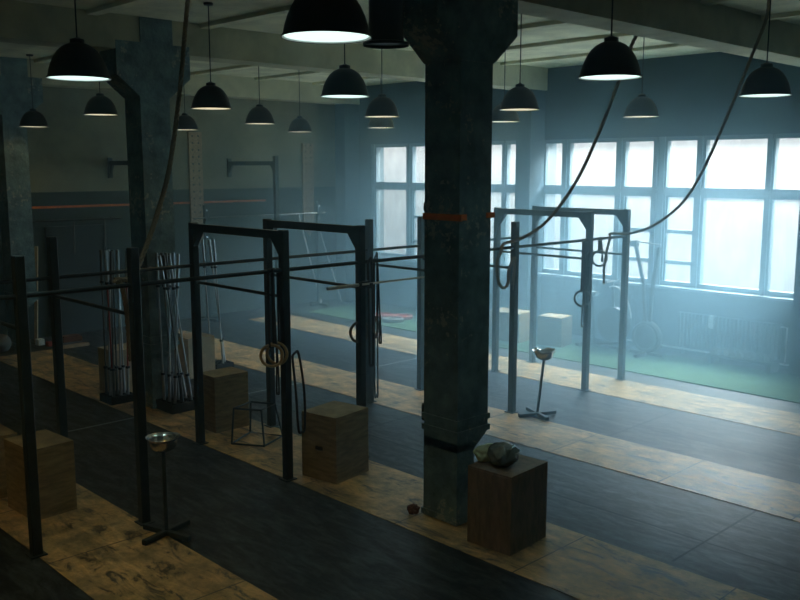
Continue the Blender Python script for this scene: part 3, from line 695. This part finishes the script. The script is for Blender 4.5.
def holder(cx, cy, w, d, h, label):
    root = thing('barbell_holder', label, 'barbell holder', (cx, cy, 0.008), 0, 'floor holders for upright barbells')
    g = MB().box(-w/2, w/2, -d/2, d/2, 0, 0.03)
    for x0, x1, y0, y1 in ((-w/2, w/2, -d/2, -d/2 + 0.012), (-w/2, w/2, d/2 - 0.012, d/2), (-w/2, -w/2 + 0.012, -d/2, d/2), (w/2 - 0.012, w/2, -d/2, d/2)): g.box(x0, x1, y0, y1, 0.03, h)
    g.build('tray', 'steel_dark', root, smooth=False)
    g = MB(); nx, ny = 3, 3
    for i in range(nx):
        for j in range(ny):
            x = (i - 1) * w * 0.3; y = (j - 1) * d * 0.3
            g.lathe([(0.042, 0.03), (0.042, h), (0.038, h), (0.038, 0.03), (0.042, 0.03)], c=(x, y, 0), n=14)
    g.build('sockets', 'steel_dark', root)
    return root
holder(-10.92, 5.33, 0.34, 0.34, 0.10, 'dark floor holder of the left cluster of upright barbells')
k1 = [(-1, -1, 'dark', (102, 262)), (-1, 0, 'steel', (110, 262)), (0, -1, 'steel', (108, 261)), (0, 0, 'dark', (114, 262)), (1, 0, 'steel', (119, 261)), (0, 1, 'steel', (120, 300)), (1, -1, 'dark', (113, 275))]
for i, j, kd, top in k1:
    f = Vector((-10.92 + i * 0.102, 5.33 + j * 0.102, 0.045)); tp = onx(top[0], top[1], f.x)
    barbell(kd, f, (f.x - 0.02, tp.y, 2.1), ('dark' if kd == 'dark' else 'bright steel') + ' barbell standing upright in the left cluster', 'upright %s barbells in the left cluster' % kd)
barbell('red', Vector((-10.818, 5.228, 0.045)), Vector((-10.9, 5.25, 2.1)), 'red barbell at the left of the left cluster, half hidden by steel bars', 'upright red barbells')
barbell('red', Vector((-10.818, 5.432, 0.045)), Vector((-10.86, 5.52, 2.1)), 'red barbell at the right of the left cluster, behind the rig post', 'upright red barbells')
holder(-10.02, 5.72, 0.42, 0.42, 0.12, 'dark floor holder of the middle cluster of upright barbells')
tops = [(158, 262), (163, 261), (167, 261), (171, 262), (175, 262), (160, 275), (181, 287), (166, 300), (170, 270)]
q = 0
for i in (-1, 0, 1):
    for j in (-1, 0, 1):
        f = Vector((-10.02 + i * 0.126, 5.72 + j * 0.126, 0.045)); tp = onx(tops[q][0], tops[q][1], f.x)
        kd = 'steel' if q in (0, 3, 4, 6, 8, 5) else 'dark'
        barbell(kd, f, (f.x - 0.03, tp.y, 2.1), ('dark' if kd == 'dark' else 'bright steel') + ' barbell standing upright in the middle cluster', 'upright %s barbells in the middle cluster' % kd); q += 1
holder(-11.62, 7.38, 0.30, 0.30, 0.10, 'dark floor holder of the rear cluster of upright barbells')
for (i, j), top in zip(((-1, -1), (0, 1), (1, 0)), ((203, 262), (209, 254), (214, 262))):
    f = Vector((-11.62 + i * 0.09, 7.38 + j * 0.09, 0.045)); tp = onx(top[0], top[1], f.x)
    barbell('steel', f, (f.x, tp.y, 2.1), 'bright steel barbell standing upright in the rear cluster behind the rig', 'upright steel barbells in the rear cluster')
# bar across the rig on hooks
hook(U1 + 0.075, 6.119, 1.865, 'small hook on the double post holding the horizontal barbell')
hook(U1 + 0.075, 7.722, 1.865, 'small hook on the post behind the column holding the horizontal barbell')
o = barbell('steel', Vector((U1 + 0.14, 5.56, 1.905)), Vector((U1 + 0.14, 7.66, 1.905)), 'horizontal steel barbell resting on the rig across the double post', 'barbell on the rig')
# poles leaning on back wall
for (b0, t0), lab in ((((304, 303), (298, 212)), 'white pole leaning on the back wall, left of two near the tall pegboard'), (((325, 292), (319, 228)), 'white pole leaning on the back wall, right of two below the pegboard')):
    tp = onx(t0[0], t0[1], XB + 0.06); f = onz(b0[0], b0[1] + 13, 0.0)
    f = Vector((XB + 0.55, tp.y + 0.25, 0.01)); 
    o = MB().tube([(0, 0, 0), tp - f], 0.018, n=8).build('pole', 'pipe_white', loc=f); tag(o, lab, 'pole', 'poles leaning on the back wall')

# ------------------------------------------------------------------ back wall things
def pegboard(x, y0, y1, z0, z1, label):
    root = thing('pegboard', label, 'pegboard', (x, (y0+y1)/2, z0), 0, 'tall climbing pegboards on the back wall')
    w_ = y1 - y0; h = z1 - z0
    g = MB().prism([(-w_/2, 0.15), (w_/2 * 0.2, 0.0), (w_/2, 0.15), (w_/2, h), (-w_/2, h)], 0, 0, 0.05); g.build('board', 'peg', root, smooth=False)
pegboard(XB, 9.62, 9.92, 1.55, 3.80, 'speckled brown pegboard strip on the back wall nearer the middle distance column')
pegboard(XB, 12.52, 12.82, 1.55, 3.62, 'speckled brown pegboard strip on the back wall near the windows')
def wall_bar(y, x1, post, label):
    z = 3.17; root = thing('wall_pull_up_bar', label, 'pull-up bar', (XB, y, 0 if post else z - 0.25), 0, 'pull-up bars fixed to the back wall'); b = 0 if post else z - 0.25
    MB().box(0, 0.05, -0.04, 0.04, z - 0.28 - b, z + 0.10 - b).build('wall_plate', 'steel_black', root, smooth=False)
    MB().box(0.05, x1 - XB, -0.03, 0.03, z - 0.04 - b, z + 0.04 - b).build('arm', 'steel_black', root, smooth=False)
    MB().prism([(0.05, z - 0.04 - b), (0.16, z - 0.04 - b), (0.05, z - 0.2 - b)], 1, -0.02, 0.02).build('gusset', 'steel_black', root, smooth=False)
    if post:
        MB().box(x1 - XB - 0.04, x1 - XB + 0.04, -0.04, 0.04, 0.0, z + 0.14).build('post', 'steel_black', root, smooth=False)
        MB().prism([(x1 - XB - 0.04, z - 0.04), (x1 - XB - 0.16, z - 0.04), (x1 - XB - 0.04, z - 0.2)], 1, -0.02, 0.02).build('gusset', 'steel_black', root, smooth=False)
wall_bar(10.58, -14.44, True, 'wall-mounted pull-up frame with a tall post, right of the nearer pegboard')
wall_bar(7.92, -14.44, True, 'wall-mounted pull-up frame whose arm shows left of the middle distance column')
def squat_stand(px, z1, label):
    y = onx(px, 205, XB + 0.5).y
    root = thing('squat_stand', label, 'squat stand', (XB + 0.5, y, 0), 0, 'squat stands by the back wall')
    MB().box(-0.035, 0.035, -0.035, 0.035, 0.01, z1).build('post', 'steel_black', root, smooth=False)
    MB().box(-0.3, 0.3, -0.04, 0.04, 0, 0.05).box(-0.04, 0.04, -0.25, 0.25, 0, 0.05).build('foot', 'steel_black', root, smooth=False)
    for z in (2.24, 1.95, 1.7): MB().tube([(0.03, 0, z), (0.05, 0, z)], 0.022, n=10).build('bolt', 'chrome', root)
    MB().box(0.035, 0.10, -0.05, 0.05, 2.02, 2.06).box(0.09, 0.10, -0.05, 0.05, 2.02, 2.12).build('bar_cup', 'steel_dark', root, smooth=False)
    return y
ya_ = squat_stand(205, 2.34, 'dark squat stand post with bolts in front of the nearer pegboard')
yb_ = squat_stand(318, 2.34, 'dark squat stand post with bolts near the farther pegboard')
o = MB().tube([(0, ya_ - 0.3, 0), (0, yb_ + 0.15, 0)], 0.016, n=8).build('long_bar', 'bar_dark', loc=(XB + 0.555, 0, 2.085)); tag(o, 'long thin bar resting across the two squat stands', 'bar')
t = thing('storage_rail', 'thin dark rail along the back wall above the dark door', 'rail', (XB, 7.1, 2.13))
MB().tube([(0.10, -1.0, 0), (0.10, 0.95, 0)], 0.018, n=8).build('rail', 'steel_dark', t)
for y in (-0.8, 0.8): MB().box(0, 0.12, y - 0.02, y + 0.02, -0.02, 0.02).build('bracket', 'steel_dark', t, smooth=False)
for k, (px, z0, lab) in enumerate(((30, 1.55, 'pale jump rope hanging from the rail, left of three'), (73, 1.50, 'pale jump rope hanging from the rail, middle of three'), (104, 1.52, 'pale jump rope hanging from the rail, right of three'))):
    y = onx(px, 220, XB + 0.1).y
    o = MB().tube(smooth_path([Vector((0.0, -0.012, 0)), Vector((0.03, 0, 0.62)), Vector((0.0, 0.014, 0.0))], 6), 0.008, n=6).build('jump_rope', 'grey_ball', loc=(XB + 0.10, y, z0)); tag(o, lab, 'jump rope', 'jump ropes on the rail')
# floor clutter at far left
f = Vector((XB + 0.55, 6.12, 0.0)); tp = Vector((XB + 0.06, 6.42, 1.68))
o = MB().tube([(0, 0, 0.03), tp - f], 0.035, n=4).build('plank', 'tan', loc=f); tag(o, 'brown plank leaning on the back wall at far left', 'plank')
o = MB().box(-0.07, 0.07, -0.06, 0.06, 0, 0.11); o.bevel(0.01); o = o.build('carton', 'white_cloth', loc=onz(40, 345, 0)); tag(o, 'small white carton on the floor at far left beside the plank', 'carton')
o = MB().box(-0.06, 0.06, -0.07, 0.07, 0, 0.08); o.bevel(0.01); o = o.build('foam_block', 'red', loc=onz(51, 346, 0)); tag(o, 'small red block on the floor beside the white carton', 'block')
p = onz(74, 347, 0); o = MB().box(-0.05, 0.05, -0.26, 0.26, 0, 0.05).build('floor_beam', 'tan', loc=p, smooth=False); tag(o, 'tan wooden batten lying on the floor before the dark door', 'batten')
p = onz(74, 342, 0); o = MB().box(-0.12, 0.12, -0.17, 0.17, 0, 0.08).box(-0.10, 0.10, -0.15, 0.15, 0.08, 0.10).build('crate', 'rust', loc=(p.x - 0.15, p.y, 0), smooth=False); tag(o, 'low reddish brown crate on the floor in front of the dark door', 'crate')
p = onz(2, 352, 0); g = MB().lathe([(0.001, 0), (0.10, 0.02), (0.15, 0.09), (0.16, 0.15), (0.15, 0.21), (0.10, 0.28), (0.001, 0.31)], n=28); o = g.build('medicine_ball', 'grey_ball', loc=(p.x, p.y, 0.0)); tag(o, 'grey ball on the floor at the left edge of the photo', 'ball')
# bumper plates on the floor in the haze behind the column
for k, (px, py, m_, lab) in enumerate(((384, 318, 'red', 'red weight plate lying on the far floor, left'), (393, 322, 'grey_ball', 'grey weight plate lying on the far floor between two others'), (402, 319, 'red', 'red weight plate lying on the far floor, right'))):
    p = onz(px, py, 0.0); t = thing('weight_plate', lab, 'weight plate', (p.x, p.y, 0.014), 0, 'plates lying on the far floor')
    MB().lathe([(0.03, 0), (0.215, 0.0), (0.225, 0.01), (0.225, 0.06), (0.215, 0.07), (0.16, 0.07), (0.15, 0.055), (0.08, 0.055), (0.07, 0.07), (0.03, 0.07), (0.03, 0)], n=32).build('disc', m_, t)
    MB().lathe([(0.025, 0), (0.03, 0), (0.03, 0.072), (0.025, 0.072), (0.025, 0)], n=20).build('hub', 'chrome', t)

# ------------------------------------------------------------------ turf and window side
tf = MB().box(-15.0, 2.8, 11.75, 13.27, -0.002, 0.014).build('turf', 'turf', smooth=False); tag(tf, 'strip of green artificial turf along the windows', 'turf', kind='stuff')
t = thing('radiator', 'dark ribbed radiator under the right windows', 'radiator', (-6.45, YW - 0.10, 0))
g = MB()
for k in range(26): 
    x = -0.83 + k * 0.0664; g.box(x - 0.024, x + 0.024, -0.06, 0.06, 0.14, 0.70)
g.bevel(0.008); g.box(-0.85, 0.85, -0.025, 0.025, 0.17, 0.21); g.box(-0.85, 0.85, -0.025, 0.025, 0.63, 0.67)
g.build('ribs', 'radiator', t, smooth=False)
MB().box(-0.8, -0.76, -0.04, 0.09, 0, 0.14).box(0.76, 0.80, -0.04, 0.09, 0, 0.14).build('feet', 'radiator', t, smooth=False)
MB().tube([(0.83, 0, 0.66), (0.95, 0, 0.66), (0.95, 0, 0.12)], 0.014).build('valve_pipe', 'pipe_white', t)
o = MB().tube([(-2.05, 0, 0), (1.0, 0, 0)], 0.017).build('heating_pipe', 'pipe_white', loc=(-6.35, YW - 0.20, 0.105)); tag(o, 'thin white heating pipe running low along the wall below the radiator', 'pipe')
g = MB(); P = [(-0.045, 0.72), (-0.05, 0.716), (-0.085, 0.70), (-0.09, 0.60), (-0.08, 0.50), (-0.074, 0.50), (-0.084, 0.60), (-0.079, 0.694), (-0.045, 0.708)]
g.prism([(a - 0.0, b) for a, b in P], 0, -0.06, 0.03); o = g.build('cloth', 'white_cloth', loc=(-6.68, YW - 0.10, 0.0), smooth=False); tag(o, 'small white cloth hanging over the radiator top', 'cloth')
t = thing('dumbbell_rack', 'low dark rack holding dumbbells in front of the radiator', 'rack', (-6.02, YW - 0.44, 0.0))
MB().box(-0.52, 0.52, -0.14, 0.14, 0.14, 0.17).build('shelf', 'steel_dark', t, smooth=False)
for x in (-0.48, 0.48): MB().box(x - 0.03, x + 0.03, -0.15, 0.15, 0, 0.14).build('leg', 'steel_dark', t, smooth=False)
def make_dumbbell():
    r_ = thing('dumbbell', 'x', 'dumbbell')
    MB().tube([(0, -0.055, 0), (0, 0.055, 0)], 0.014, n=10).build('handle', 'chrome', r_)
    for s_ in (-1, 1): MB().lathe([(0.001, 0), (0.038, 0), (0.045, 0.01), (0.045, 0.06), (0.038, 0.07), (0.001, 0.07)], n=12, c=(0, s_ * 0.055, 0), rot=Matrix.Rotation(-s_ * PI/2, 3, 'X')).build('head', 'grey_ball', r_)
    return r_
d0 = make_dumbbell()
for k in range(9):
    o = d0 if k == 0 else dup(d0, (0, 0, 0))
    o.location = (-6.45 + k * 0.108, YW - 0.44, 0.2155); o['label'] = 'grey dumbbell lying on the low rack in front of the radiator'; o['group'] = 'dumbbells on the low rack'

# rowing machine stored upright, V-shaped
bx, by = -7.55, 13.02
t = thing('rowing_machine', 'fitness machine with two slanted uprights in a V, standing on the turf before the windows', 'exercise machine', (bx, by, 0.014))
def L_(x, z, dy=0): return (x - bx, dy, z)
MB().tube([L_(-7.84, 1.85), L_(-7.66, 1.2), L_(-7.56, 0.30)], 0.032, n=8).build('rail', 'steel_dark', t)
MB().tube([L_(-7.40, 1.80), L_(-7.48, 1.2), L_(-7.52, 0.30)], 0.032, n=8).build('rail', 'steel_dark', t)
MB().tube([L_(-7.86, 1.87), L_(-7.38, 1.84)], 0.010, n=8).build('crossbar', 'pipe_white', t)
MB().box(-0.36, -0.24, -0.04, 0.04, 1.78, 1.88).build('end_cap', 'grey_fabric', t, smooth=False)
MB().lathe([(0.001, -0.07), (0.24, -0.07), (0.27, -0.03), (0.27, 0.03), (0.24, 0.07), (0.001, 0.07)], n=30, c=(0.0, 0, 0.30), rot=Matrix.Rotation(PI/2, 3, 'X')).build('flywheel_housing', 'steel_dark', t)
MB().torus((0.0, -0.08, 0.30), 0.20, 0.010, Matrix.Identity(3)).build('guard_ring', 'grey_ball', t)
MB().box(-0.30, 0.30, -0.03, 0.03, 0, 0.05).box(-0.03, 0.03, -0.35, 0.25, 0, 0.05).build('base', 'steel_dark', t, smooth=False)
# exercise bike with pale wheel guard
bx, by = -8.36, 13.05
t = thing('exercise_bike', 'dark exercise bike with pale curved wheel guard, partly behind the far rig post', 'exercise bike', (bx, by, 0.014))
MB().box(-0.42, 0.42, -0.03, 0.03, 0, 0.05).box(-0.45, -0.38, -0.25, 0.25, 0, 0.05).box(0.38, 0.45, -0.25, 0.25, 0, 0.05).build('base', 'steel_dark', t, smooth=False)
MB().lathe([(0.001, -0.05), (0.30, -0.05), (0.30, 0.05), (0.001, 0.05)], n=30, c=(0.15, 0, 0.42), rot=Matrix.Rotation(PI/2, 3, 'X')).build('wheel', 'steel_dark', t)
MB().tube([(0.15 + 0.36 * math.cos(a), -0.04, 0.46 + 0.62 * math.sin(a)) for a in [PI * (0.06 + 0.04 * k) for k in range(14)]], 0.013, n=6).build('wheel_guard', 'pipe_white', t)
MB().tube([(-0.25, 0, 0.05), (-0.30, 0, 0.9)], 0.03, n=8).build('seat_post', 'steel_dark', t)
g = MB().box(-0.42, -0.18, -0.09, 0.09, 0.88, 0.95); g.bevel(0.03, 2); g.build('seat', 'grey_fabric', t)
MB().tube([(0.15, 0, 0.5), (0.10, 0, 1.15)], 0.025, n=8).tube([(0.10, -0.2, 1.15), (0.10, 0.2, 1.15)], 0.018, n=8).build('handlebar', 'steel_dark', t)

# pale floor line across the mats
struct('floor_line', MB().box(-10.06, -10.03, 3.60, 5.12, 0.0, 0.002).box(-10.06, -10.03, 6.14, 7.70, 0.0, 0.002).box(-10.06, -10.03, 8.70, 10.28, 0.0, 0.002), 'sill', 'thin pale line painted across the mats')
